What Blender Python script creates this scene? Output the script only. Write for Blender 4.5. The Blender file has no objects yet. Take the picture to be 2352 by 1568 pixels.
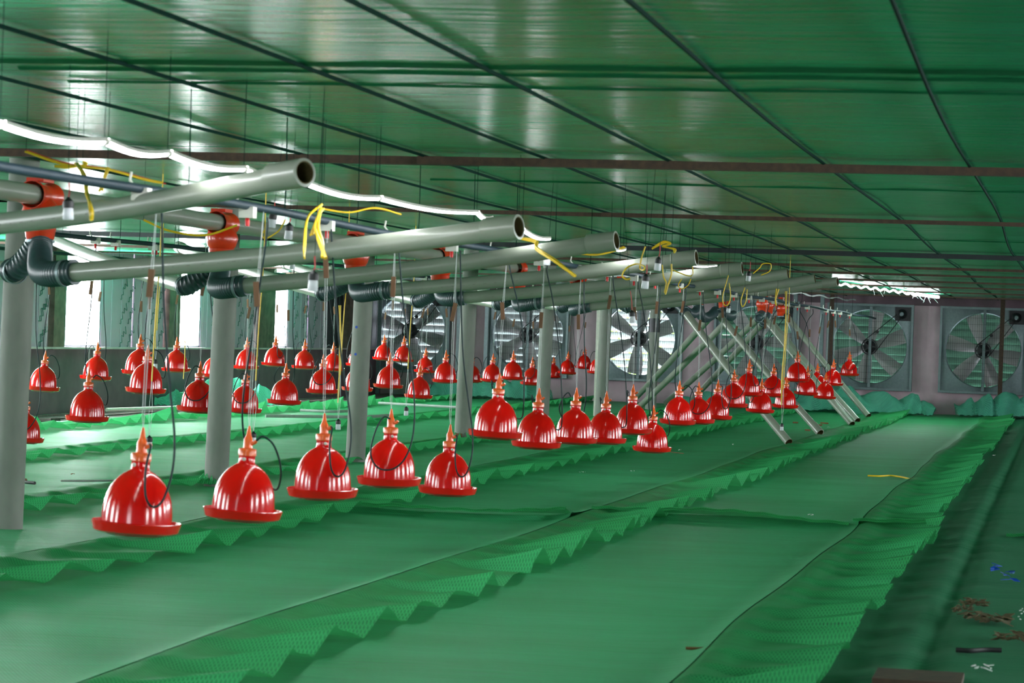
import bpy, math, random
import numpy as np
from mathutils import Matrix, Vector
random.seed(7); np.random.seed(7)
SC = bpy.context.scene; COL = SC.collection
PI = math.pi

# ------------------------------------------------------------------ camera
TH, RO, PT = math.radians(11.9), math.radians(1.95), math.radians(0.2)
FPX = 6000.0
CAM = np.array([0, 0, 1.2])
_f = np.array([-math.sin(TH)*math.cos(PT), math.cos(TH)*math.cos(PT), -math.sin(PT)])
_r0 = np.array([math.cos(TH), math.sin(TH), 0.0]); _u0 = np.cross(_r0, _f)
_r = math.cos(RO)*_r0 + math.sin(RO)*_u0; _u = -math.sin(RO)*_r0 + math.cos(RO)*_u0
cd = bpy.data.cameras.new('camera'); cam = bpy.data.objects.new('camera', cd); COL.objects.link(cam)
cd.sensor_width = 36; cd.lens = FPX/2352*36; cd.clip_start = .1; cd.clip_end = 300
M = Matrix.Identity(4)
for i in range(3):
    M[i][0] = _r[i]; M[i][1] = _u[i]; M[i][2] = -_f[i]; M[i][3] = CAM[i]
cam.matrix_world = M
cd.dof.use_dof = True; cd.dof.focus_distance = 27; cd.dof.aperture_fstop = 9
SC.camera = cam
def ray(x, y): return _f + (x-1176)/FPX*_r + (784-y)/FPX*_u
def at(x, y, z): return CAM + z*ray(x, y)                       # point at a depth
def onh(x, y, h): d = ray(x, y); return CAM + d*((h-1.2)/d[2])    # point at a height
def onX(x, y, X): d = ray(x, y); return CAM + d*(X/d[0])          # point on a long wall plane
def onY(x, y, Y): d = ray(x, y); return CAM + d*(Y/d[1])          # point on a cross plane

# ------------------------------------------------------------------ world, light, exposure
W = bpy.data.worlds.new('sky'); SC.world = W; W.use_nodes = True
bg = W.node_tree.nodes['Background']; bg.inputs[0].default_value = (.86, .93, 1, 1); bg.inputs[1].default_value = 3.0
SC.view_settings.view_transform = 'Standard'; SC.view_settings.look = 'None'
SC.view_settings.gamma = 1; SC.view_settings.use_curve_mapping = False
SC.view_settings.exposure = 2.1
PANE = 12.5       # daylight behind the left windows, also the glow of the added right ones
LED = 13.0
SC.cycles.max_bounces = 7; SC.cycles.diffuse_bounces = 4; SC.cycles.glossy_bounces = 4
SC.cycles.transparent_max_bounces = 14; SC.cycles.sample_clamp_indirect = 6
SC.cycles.caustics_reflective = False; SC.cycles.caustics_refractive = False

# ------------------------------------------------------------------ materials
class NT:
    def __init__(s, name):
        s.m = bpy.data.materials.new(name); s.m.use_nodes = True; s.t = s.m.node_tree; s.n = s.t.nodes
        s.b = s.n['Principled BSDF']; s.out = s.n['Material Output']
    def new(s, t, **k):
        n = s.n.new(t)
        for a, v in k.items():
            if a.startswith('_'): n.inputs[a[1:].replace('_', ' ')].default_value = v
            else: setattr(n, a, v)
        return n
    def l(s, a, b): s.t.links.new(a, b)
    def math(s, op, a, b=None, c=None):
        n = s.n.new('ShaderNodeMath'); n.operation = op
        for i, v in enumerate((a, b, c)):
            if v is None: continue
            if isinstance(v, (int, float)): n.inputs[i].default_value = v
            else: s.l(v, n.inputs[i])
        return n.outputs[0]
    def mix(s, f, a, b):
        n = s.n.new('ShaderNodeMix'); n.data_type = 'RGBA'
        for i, v in ((0, f), (6, a), (7, b)):
            if isinstance(v, (int, float)): n.inputs[i].default_value = v
            elif isinstance(v, tuple): n.inputs[i].default_value = (*v, 1)
            else: s.l(v, n.inputs[i])
        return n.outputs[2]
    def coords(s, scale=(1, 1, 1)):
        tc = s.n.new('ShaderNodeTexCoord'); mp = s.n.new('ShaderNodeMapping'); mp.inputs['Scale'].default_value = scale
        s.l(tc.outputs['Object'], mp.inputs[0]); return mp.outputs[0]
    def noise(s, scale, det=3, sc=(1, 1, 1), rough=.5):
        n = s.n.new('ShaderNodeTexNoise'); n.inputs['Scale'].default_value = scale; n.inputs['Detail'].default_value = det
        n.inputs['Roughness'].default_value = rough
        s.l(s.coords(sc), n.inputs['Vector']); return n.outputs[0]
    def bump(s, h, dist, st=1.0):
        n = s.n.new('ShaderNodeBump'); n.inputs['Distance'].default_value = dist; n.inputs['Strength'].default_value = st
        s.l(h, n.inputs['Height']); s.l(n.outputs[0], s.b.inputs['Normal'])
def P(name, col, rough=.5, metal=0, spec=.5, noise=None, nsc=(1, 1, 1), col2=None, bump=0, coat=0, emit=None, est=0, trans=0):
    """principled material with noise-mottled colour"""
    k = NT(name); b = k.b
    b.inputs['Roughness'].default_value = rough; b.inputs['Metallic'].default_value = metal
    b.inputs['Specular IOR Level'].default_value = spec; b.inputs['Coat Weight'].default_value = coat
    b.inputs['Coat Roughness'].default_value = .08
    col2 = col2 or tuple(c*.8 for c in col)
    nz = k.noise(noise or 20, 4, nsc)
    r = k.math('MULTIPLY_ADD', nz, 2.2, -.6)
    cl = k.n.new('ShaderNodeClamp'); k.l(r, cl.inputs[0])
    k.l(k.mix(cl.outputs[0], col, col2), b.inputs['Base Color'])
    if bump: k.bump(nz, bump)
    if emit:
        b.inputs['Emission Color'].default_value = (*emit, 1); b.inputs['Emission Strength'].default_value = est
    if trans: b.inputs['Transmission Weight'].default_value = trans
    return k.m

def net_mat(name, thread, hole, cell=.015, thr=.42, see=False, sat2=None, rough=.5):
    """woven diamond mesh; see=True cuts the holes out"""
    k = NT(name); b = k.b
    tc = k.n.new('ShaderNodeTexCoord'); sp = k.n.new('ShaderNodeSeparateXYZ'); k.l(tc.outputs['Object'], sp.inputs[0])
    x, y = sp.outputs[0], sp.outputs[1]
    a = k.math('ABSOLUTE', k.math('SINE', k.math('MULTIPLY', k.math('ADD', x, k.math('MULTIPLY', y, .6)), PI/cell)))
    c = k.math('ABSOLUTE', k.math('SINE', k.math('MULTIPLY', k.math('SUBTRACT', x, k.math('MULTIPLY', y, .6)), PI/cell)))
    mn = k.math('MINIMUM', a, c)
    h = k.n.new('ShaderNodeMapRange'); h.inputs[1].default_value = thr-.1; h.inputs[2].default_value = thr+.1; k.l(mn, h.inputs[0])
    hole_f = h.outputs[0]
    n1 = k.noise(1.2, 4, (.5, 2.2, 1)); n2 = k.noise(9, 3, (.25, 3, 1))
    var = k.math('MULTIPLY_ADD', n1, .6, k.math('MULTIPLY_ADD', n2, .5, .42))
    g = k.mix(k.math('MULTIPLY_ADD', n1, 1.6, -.35), thread, sat2 or tuple(q*.7 for q in thread))
    mul = k.n.new('ShaderNodeVectorMath'); mul.operation = 'SCALE'; k.l(g, mul.inputs[0]); k.l(var, mul.inputs['Scale'])
    b.inputs['Roughness'].default_value = rough; b.inputs['Specular IOR Level'].default_value = .18
    if see:
        k.l(mul.outputs[0], b.inputs['Base Color'])
        tl = k.n.new('ShaderNodeBsdfTranslucent'); k.l(mul.outputs[0], tl.inputs[0])
        m1 = k.n.new('ShaderNodeMixShader'); m1.inputs[0].default_value = .35; k.l(b.outputs[0], m1.inputs[1]); k.l(tl.outputs[0], m1.inputs[2])
        tr = k.n.new('ShaderNodeBsdfTransparent'); m2 = k.n.new('ShaderNodeMixShader')
        k.l(k.math('MULTIPLY', hole_f, .4), m2.inputs[0]); k.l(m1.outputs[0], m2.inputs[1]); k.l(tr.outputs[0], m2.inputs[2])
        k.l(m2.outputs[0], k.out.inputs[0])
    else:
        k.l(k.mix(hole_f, mul.outputs[0], hole), b.inputs['Base Color'])
        k.bump(k.math('ADD', k.math('MULTIPLY', n2, 1.0), k.math('MULTIPLY', hole_f, -.12)), .012)
    return k.m

M_net = net_mat('green floor net', (.055, .44, .17), (.03, .30, .115), thr=.55, sat2=(.06, .46, .21), rough=.5)
M_netdark = net_mat('darker floor net', (.06, .36, .17), (.012, .09, .045), thr=.34, sat2=(.05, .27, .14), rough=.6)  # darker thread colour and larger, darker painted holes than the other nets
M_flap = net_mat('net edge', (.07, .52, .17), (0, 0, 0), see=True, thr=.5, sat2=(.06, .46, .18))
M_teal = net_mat('teal net', (.22, .78, .58), (0, 0, 0), see=True, thr=.5, sat2=(.08, .42, .32))

k = NT('green ceiling sheet'); b = k.b
n1 = k.noise(2.2, 5, (.12, 1.6, 1)); n2 = k.noise(14, 4, (.02, 1.0, 1)); n3 = k.noise(.5, 2, (1, 1, 1))
k.l(k.mix(k.math('MULTIPLY_ADD', n1, 2.4, -.7), (.03, .38, .16), (.045, .46, .24)), b.inputs['Base Color'])
k.l(k.math('MULTIPLY_ADD', n1, .10, .17), b.inputs['Roughness']); b.inputs['Specular IOR Level'].default_value = .42
k.bump(k.math('ADD', k.math('MULTIPLY', n2, .5), k.math('MULTIPLY', n1, .45)), .012); M_ceil = k.m

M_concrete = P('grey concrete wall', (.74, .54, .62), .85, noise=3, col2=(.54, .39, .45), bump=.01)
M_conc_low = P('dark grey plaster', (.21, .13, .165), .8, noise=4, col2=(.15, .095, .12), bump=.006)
M_column = P('rendered column', (.22, .225, .20), .75, noise=12, col2=(.18, .19, .17), bump=.003, nsc=(1, 1, .5))
M_brownp = P('brown stained pilaster', (.24, .14, .13), .8, noise=8, col2=(.11, .065, .06), bump=.005)
M_foil = P('grey foil faced sheet', (.64, .45, .62), .38, .15, noise=30, nsc=(1, 8, .2), col2=(.53, .38, .52))
M_lilac = P('pale galvanised sheet', (.7, .62, .74), .4, .3)
M_print = P('green print', (.01, .14, .11), .6)
M_galv = P('galvanised steel', (.22, .28, .30), .42, .4, noise=25, col2=(.17, .22, .24))
M_blade = P('grey fan blade', (.42, .41, .42), .35, .1, noise=6, col2=(.36, .355, .36))
M_black = P('black rubber', (.012, .012, .014), .5)
M_darksteel = P('dark steel', (.04, .04, .045), .45, .6)
M_louver = P('aluminium louver', (.42, .46, .45), .35, .6)
M_louverg = P('green tinted louver', (.16, .33, .24), .4, .4)
M_rust = P('rust brown steel', (.085, .045, .025), .7, .0, noise=30, col2=(.045, .025, .016), bump=.002)
M_slate = P('dark slate beam', (.022, .03, .034), .5, .2)
M_wire = P('dark green rope', (.004, .028, .02), .8, spec=.05)
M_pvc = P('off white pvc', (.29, .31, .255), .33, noise=6, nsc=(1, 1, 1), col2=(.25, .27, .225), coat=.15)
M_pvcin = P('pipe bore', (.10, .07, .02), .8)
M_text = P('faint grey pipe print', (.19, .20, .17), .6)
M_hoseg = P('corrugated grey hose', (.045, .075, .085), .38, noise=10, col2=(.03, .055, .062))
M_orange = P('orange red plastic', (.80, .045, .008), .3, coat=.4)
M_capo = P('translucent orange plastic', (.95, .13, .015), .3, coat=.3)
M_red = P('glossy red plastic', (.74, .004, .003), .15, coat=.1, noise=5, col2=(.64, .003, .003), spec=.5)
M_redtip = P('red tap', (.75, .02, .02), .4)
M_white = P('white plastic', (.75, .73, .66), .4)
M_bulbw = P('white ceramic holder', (.72, .72, .78), .35)
M_cord = P('white cord', (.72, .74, .76), .55)
M_teal_hose = P('dark green hose', (.004, .022, .024), .5, spec=.25)
M_wood = P('brown wood toggle', (.20, .095, .045), .7, noise=40, nsc=(1, 1, .2), col2=(.14, .065, .03))
M_yellow = P('yellow cable', (.85, .55, .02), .4)
M_redw = P('red wire', (.55, .03, .03), .5)
M_waterp = P('blue grey water pipe', (.018, .038, .055), .55, spec=.25)
M_blackw = P('black wire', (.01, .01, .012), .6)
M_slat = P('weathered floor slat', (.22, .17, .16), .8, noise=14, col2=(.13, .10, .10))
M_pit = P('dark pit floor', (.02, .02, .018), .95)
M_led = P('lit led tube', (.9, .9, .95), .4, emit=(.93, .97, 1), est=LED)
M_pane = P('daylight film', (.9, .9, .9), .5, emit=(.93, .97, 1), est=PANE)
M_blue = P('blue plastic scrap', (.005, .06, .5), .35)
M_twig = P('brown twig', (.20, .09, .03), .8)
M_straw = P('brown chaff', (.10, .07, .03), .95)
M_paper = P('white scrap', (.75, .75, .75), .7)
M_leaf = P('leaf green', (.15, .40, .05), .6, noise=3, col2=(.30, .55, .08))
M_grey = P('grey pvc strip', (.33, .36, .34), .5)
M_seam = P('dark green seam', (.012, .17, .07), .8, spec=.2)
M_tarp = P('green tarp outside', (.10, .32, .20), .6)

# ------------------------------------------------------------------ mesh helpers
class MB:
    def __init__(s): s.v = []; s.f = []
    def add(s, v, f):
        o = len(s.v); s.v += [tuple(map(float, q)) for q in v]; s.f += [tuple(i+o for i in g) for g in f]; return s
    def box(s, c, d, rot=None):
        x, y, z = [q/2 for q in d]
        v = np.array([(a*x, b_*y, c_*z) for a in (-1, 1) for b_ in (-1, 1) for c_ in (-1, 1)])
        if rot is not None: v = v @ np.array(rot).T
        v = v + np.array(c)
        return s.add(v, [(0, 1, 3, 2), (4, 6, 7, 5), (0, 4, 5, 1), (2, 3, 7, 6), (0, 2, 6, 4), (1, 5, 7, 3)])
    def lathe(s, prof, n=32, c=(0, 0, 0), axis=(0, 0, 1)):
        ax = np.array(axis, float); ax /= np.linalg.norm(ax)
        t = np.array([1., 0, 0]) if abs(ax[0]) < .9 else np.array([0, 1., 0])
        e1 = np.cross(t, ax); e1 /= np.linalg.norm(e1); e2 = np.cross(ax, e1); c = np.array(c, float)
        v = []; f = []
        for r, h in prof:
            for i in range(n):
                a = 2*PI*i/n; v.append(c+ax*h+(e1*math.cos(a)+e2*math.sin(a))*max(r, 1e-5))
        for j in range(len(prof)-1):
            for i in range(n):
                i2 = (i+1) % n; f.append((j*n+i, j*n+i2, (j+1)*n+i2, (j+1)*n+i))
        return s.add(v, f)
    def tube(s, pts, r, n=8, caps=True):
        pts = np.array(pts, float); m = len(pts)
        r = np.full(m, r) if np.isscalar(r) else np.array(r)
        T = np.gradient(pts, axis=0); T /= np.linalg.norm(T, axis=1)[:, None]+1e-12
        t = np.array([0, 0, 1.]) if abs(T[0][2]) < .9 else np.array([1., 0, 0])
        e = np.cross(T[0], t); e /= np.linalg.norm(e)
        v = []; f = []
        for j in range(m):
            e = e - T[j]*np.dot(e, T[j]); e /= np.linalg.norm(e); g = np.cross(T[j], e)
            for i in range(n):
                a = 2*PI*i/n; v.append(pts[j]+(e*math.cos(a)+g*math.sin(a))*r[j])
        for j in range(m-1):
            for i in range(n):
                i2 = (i+1) % n; f.append((j*n+i, j*n+i2, (j+1)*n+i2, (j+1)*n+i))
        if caps: f.append(tuple(range(n-1, -1, -1))); f.append(tuple((m-1)*n+i for i in range(n)))
        return s.add(v, f)
    def grid(s, X, Y, Z):
        a, b_ = X.shape
        v = np.stack([X, Y, Z], -1).reshape(-1, 3)
        o = len(s.v); s.v += list(map(tuple, v.tolist()))
        i, j = np.meshgrid(np.arange(a-1), np.arange(b_-1), indexing='ij'); q = (i*b_+j).ravel()+o
        s.f += list(zip(q.tolist(), (q+b_).tolist(), (q+b_+1).tolist(), (q+1).tolist())); return s
    def mesh(s, name, mat, smooth=True):
        me = bpy.data.meshes.new(name); me.from_pydata(s.v, [], s.f); me.materials.append(mat)
        if smooth:
            me.polygons.foreach_set('use_smooth', [True]*len(me.polygons))
            try: me.set_sharp_from_angle(angle=math.radians(38))
            except Exception: pass
        me.update(); return me
def link(name, me, parent=None, loc=None, rot=None):
    o = bpy.data.objects.new(name, me); COL.objects.link(o)
    if parent: o.parent = parent
    if loc is not None: o.location = Vector([float(q) for q in loc])
    if rot is not None: o.rotation_euler = rot
    return o
def obj(name, mb, mat, parent=None, smooth=True, loc=None, rot=None):
    return link(name, mb.mesh(name, mat, smooth), parent, loc, rot)
def tag(o, label, cat, group=None):
    o['label'] = label; o['category'] = cat
    if group: o['group'] = group
    return o
def struct(o, label=None):
    o['kind'] = 'structure'
    if label: o['label'] = label
    return o
def empty(name, loc, rz=0):
    o = bpy.data.objects.new(name, None); COL.objects.link(o); o.location = Vector([float(q) for q in loc]); o.rotation_euler = (0, 0, rz)
    o.empty_display_size = .05; return o
def spline(pts, k=8):
    P_ = np.array(pts, float); P_ = np.vstack([2*P_[0]-P_[1], P_, 2*P_[-1]-P_[-2]]); out = []
    for i in range(1, len(P_)-2):
        a, b_, c, d = P_[i-1:i+3]
        for t in np.linspace(0, 1, k, endpoint=False):
            out.append(.5*((2*b_)+(c-a)*t+(2*a-5*b_+4*c-d)*t*t+(3*b_-a-3*c+d)*t**3))
    out.append(P_[-2]); return np.array(out)
ORD = 'first second third fourth fifth sixth seventh eighth ninth tenth eleventh twelfth thirteenth fourteenth fifteenth sixteenth seventeenth eighteenth nineteenth twentieth twenty-first twenty-second twenty-third twenty-fourth twenty-fifth twenty-sixth twenty-seventh twenty-eighth'.split()
def nz1(y, s): return math.sin(y*1.7+s)*.5+math.sin(y*3.9+s*2.3)*.3+math.sin(y*.63+s*5)*.4
def nza(y, s): return np.sin(y*1.7+s)*.5+np.sin(y*3.9+s*2.3)*.3+np.sin(y*.63+s*5)*.4

# ------------------------------------------------------------------ setting
CH = 2.07; XL = -12.35; XR = 6.5; YB = 46.9; Y0 = -4
fl = obj('floor', MB().box(((XL+XR)/2, (YB+Y0)/2, -.11), (XR-XL+.4, YB-Y0, .1)), M_pit, smooth=False); struct(fl)
sl = MB().box((0, 0, 0), (1.75, .055, .03)).mesh('slat', M_slat, False)
for i in range(150): link('slat', sl, fl, (XL+.9, 29.3+i*.117, -.03+random.uniform(-.004, .004)), (0, 0, random.uniform(-.01, .01)))
sl2 = MB().box((0, 0, 0), (.04, 2.0, .03)).mesh('slat_rail', M_slat, False)
for j in range(4):
    for i in range(9): link('slat_rail', sl2, fl, (XL+.25+j*.45, 30+i*1.98, -.012), None)
# slats below the dark nets at the lower right
sl3 = MB().box((0, 0, 0), (3.2, .05, .03)).mesh('slat', M_slat, False)
for i in range(60): link('slat', sl3, fl, (.2, 8.0+i*.2, -.03))
c = MB()
ny, nx = 260, 60
X, Y = np.meshgrid(np.linspace(XL, XR, nx), np.linspace(Y0, YB+.2, ny), indexing='ij')
c.grid(X, Y, CH+.004*np.sin(X*9.2)*np.sin(Y*1.2)+.004*np.sin(Y*2.1+.4*np.sin(X)))
ceil = obj('ceiling', c, M_ceil); struct(ceil)
obj('roof_deck', MB().box(((XL+XR)/2, (YB+Y0)/2, CH+.25), (XR-XL+.6, YB-Y0+.6, .1)), M_slate, ceil, False)
for (x, y, r) in ((2000, 163, .022), (1900, 180, .012), (1900, 432, .006), (2000, 548, .007), (1500, 205, .007)):
    p = onh(x, y, CH-.006)
    L = 3.2; m = MB(); yy = p[1]
    pts = [(x_, yy+.02*math.sin(x_*3), CH-.008) for x_ in np.linspace(-3.6, 3.2, 24)]
    v = []
    for q in pts: v += [(q[0], q[1]-r*2.2, q[2]+.006), (q[0], q[1], q[2]-r*.35), (q[0], q[1]+r*2.2, q[2]+.006)]
    f = []
    for i in range(len(pts)-1): f += [(3*i, 3*i+3, 3*i+4, 3*i+1), (3*i+1, 3*i+4, 3*i+5, 3*i+2)]
    obj('sheet_seam', m.add(v, f), M_seam, ceil)

# back wall with openings for the fans
fx = [float(onY(px, 790, YB)[0]) for px in (943, 1213, 1468, 1738, 1998, 2259)]
fx += [fx[-1]+2.04, fx[-1]+4.08, fx[-1]+6.12]
FZ = 1.16; FS = 1.53
w = MB(); lo = FZ-FS/2; hi = FZ+FS/2
w.box(((XL+XR)/2, YB+.1, lo/2-.05), (XR-XL, .2, lo+.1)); w.box(((XL+XR)/2, YB+.1, (hi+CH+.15)/2), (XR-XL, .2, CH+.15-hi))
ed = [XL]+sum([[a-FS/2, a+FS/2] for a in fx], [])+[XR]
for i in range(0, len(ed), 2):
    if ed[i+1] > ed[i]: w.box(((ed[i]+ed[i+1])/2, YB+.1, FZ), (ed[i+1]-ed[i], .2, FS))
wb = obj('wall_back', w, M_concrete, smooth=False); struct(wb)
# concrete tie beam above the fans
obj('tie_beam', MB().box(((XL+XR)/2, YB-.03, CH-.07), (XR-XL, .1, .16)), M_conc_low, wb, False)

# left wall: plinth, pilasters, sheets, windows
Wy = [(31.13, 32.40), (35.38, 36.44), (39.98, 40.85)]
allw = [(a-4.45*j, b_-4.45*j) for j in range(7, 0, -1) for a, b_ in [Wy[0]]]
wins = allw+Wy
SILL = .80
w = MB(); w.box((XL-.12, (YB+Y0)/2, SILL/2-.05), (.24, YB-Y0, SILL+.1))
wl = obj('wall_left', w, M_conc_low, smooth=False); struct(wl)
obj('sill', MB().box((XL-.05, (YB+Y0)/2, SILL+.012), (.26, YB-Y0, .025)), M_concrete, wl, False)
def ribsheet(y0, y1, mat, name='wall_sheet', x=XL-.02):
    m = MB(); n = max(2, int((y1-y0)/.3)); m.box((x, (y0+y1)/2, (SILL+CH)/2+.02), (.02, y1-y0-.012, CH-SILL))
    for i in range(n+1):
        yy = y0+.03+(y1-y0-.06)*i/n
        m.box((x+.014, yy, (SILL+CH)/2+.02), (.012, .022, CH-SILL))
    return obj(name, m, mat, wl, False)
def scribbles(y, parent):
    m = MB()
    for j in range(4):
        z0 = SILL+.04+j*.31+random.uniform(-.02, .02); ang = math.radians(45)
        pts = []
        for t in np.linspace(0, 1, 40):
            a = t*.36; b_ = .035*math.sin(t*24)*(.6+.6*t)+.02*math.sin(t*9); pts.append((XL+.0, y+a*math.cos(ang)+b_*math.sin(ang), z0+a*math.sin(ang)-b_*math.cos(ang)))
        m.tube(pts, .0045, 4)
    obj('printed_mark', m, M_print, parent, False)
def pil(y0, y1, mat, d=.1):
    obj('pilaster', MB().box((XL+d/2-.06, (y0+y1)/2, (SILL+CH)/2), (d+.06, y1-y0, CH-SILL+.02)), mat, wl, False)
for (a, b_) in ((28.4, 29.95), (29.98, 30.62)): p_ = ribsheet(a, b_, M_foil); scribbles(a+.35, p_); scribbles(a+.95 if b_-a > 1 else a+.3, p_)
pil(30.62, 30.98, M_brownp)
obj('wall_sheet', MB().box((XL, 31.055, (SILL+CH)/2), (.05, .14, CH-SILL)), M_galv, wl, False)
for (a, b_) in ((32.42, 33.6), (33.62, 34.88)): p_ = ribsheet(a, b_, M_foil); scribbles(a+.7, p_); scribbles(a+1.0, p_)
pil(34.9, 35.36, M_brownp)
for (a, b_) in ((36.46, 37.7), (37.72, 39.1)): p_ = ribsheet(a, b_, M_foil); scribbles(a+.5, p_); scribbles(a+1.05, p_)
pil(39.12, 39.93, M_brownp)
for (a, b_) in ((40.87, 42.0), (42.02, 43.2)): p_ = ribsheet(a, b_, M_foil); scribbles(a+.3, p_); scribbles(a+.85, p_)
ribsheet(43.2, 44.2, M_slate); pil(44.2, 45.5, M_brownp, .14); ribsheet(45.5, YB, M_lilac)
ys = Y0
for (a, b_) in allw:
    while ys < a-.01:
        e_ = min(a, ys+1.2); ribsheet(ys, e_-.01, M_foil); ys = e_
    ys = b_
ribsheet(ys, 28.38, M_foil) if ys < 28.3 else None
for i, (a, b_) in enumerate(wins):
    m = MB(); t = .03
    for (yc, zc, dy, dz) in (((a+b_)/2, CH-.05, b_-a, t), (a+t/2, (SILL+CH)/2, t, CH-SILL), (b_-t/2, (SILL+CH)/2, t, CH-SILL), ((a+b_)/2, SILL+.035, b_-a, t)):
        m.box((XL-.03, yc, zc), (.06, dy, dz))
    wd = struct(obj('window_%d' % (i+1), m, M_galv, smooth=False))
    obj('pane', MB().box((XL-.06, (a+b_)/2, (SILL+CH)/2), (.006, b_-a-.02, CH-SILL-.06)), M_pane, wd, False)
# unseen front wall behind the camera, cuts sky light; doorway added for fill
w = MB(); w.box(((XL-5.5)/2, Y0, CH/2), (-5.5-XL, .2, CH+.2)); w.box(((XR-3)/2, Y0, CH/2), (XR+3, .2, CH+.2))
struct(obj('wall_front', w, M_concrete, smooth=False))
# unseen right wall; most of its glowing windows are added to brighten this side
wr = MB(); wr.box((XR+.1, (YB+Y0)/2, SILL/2), (.2, YB-Y0, SILL+.1)); wr.box((XR+.1, (YB+Y0)/2, CH+.05), (.2, YB-Y0, .3))
fill_wins = [(y_, y_+1.25) for y_ in (1.2, 5.7, 10.2, 14.7, 19.2, 23.7, 28.2, 32.7)]
ed = [Y0]+sum([list(q) for q in fill_wins], [])+[YB]
for i in range(0, len(ed), 2): wr.box((XR+.1, (ed[i]+ed[i+1])/2, 1.4), (.2, ed[i+1]-ed[i], 1.3))
struct(obj('wall_right', wr, M_concrete, smooth=False))
for i, (a, b_) in enumerate(fill_wins):
    m = MB(); m.box((XR+.02, (a+b_)/2, 1.9), (.06, b_-a, .04)); m.box((XR+.02, (a+b_)/2, .86), (.06, b_-a, .04))
    wd = struct(obj('window_%d' % (len(wins)+i+1), m, M_galv, smooth=False))  # unseen window frame, added along with its pane for light
    obj('pane', MB().box((XR+.06, (a+b_)/2, 1.4), (.006, b_-a, 1.1)), M_pane, wd, False)

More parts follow.
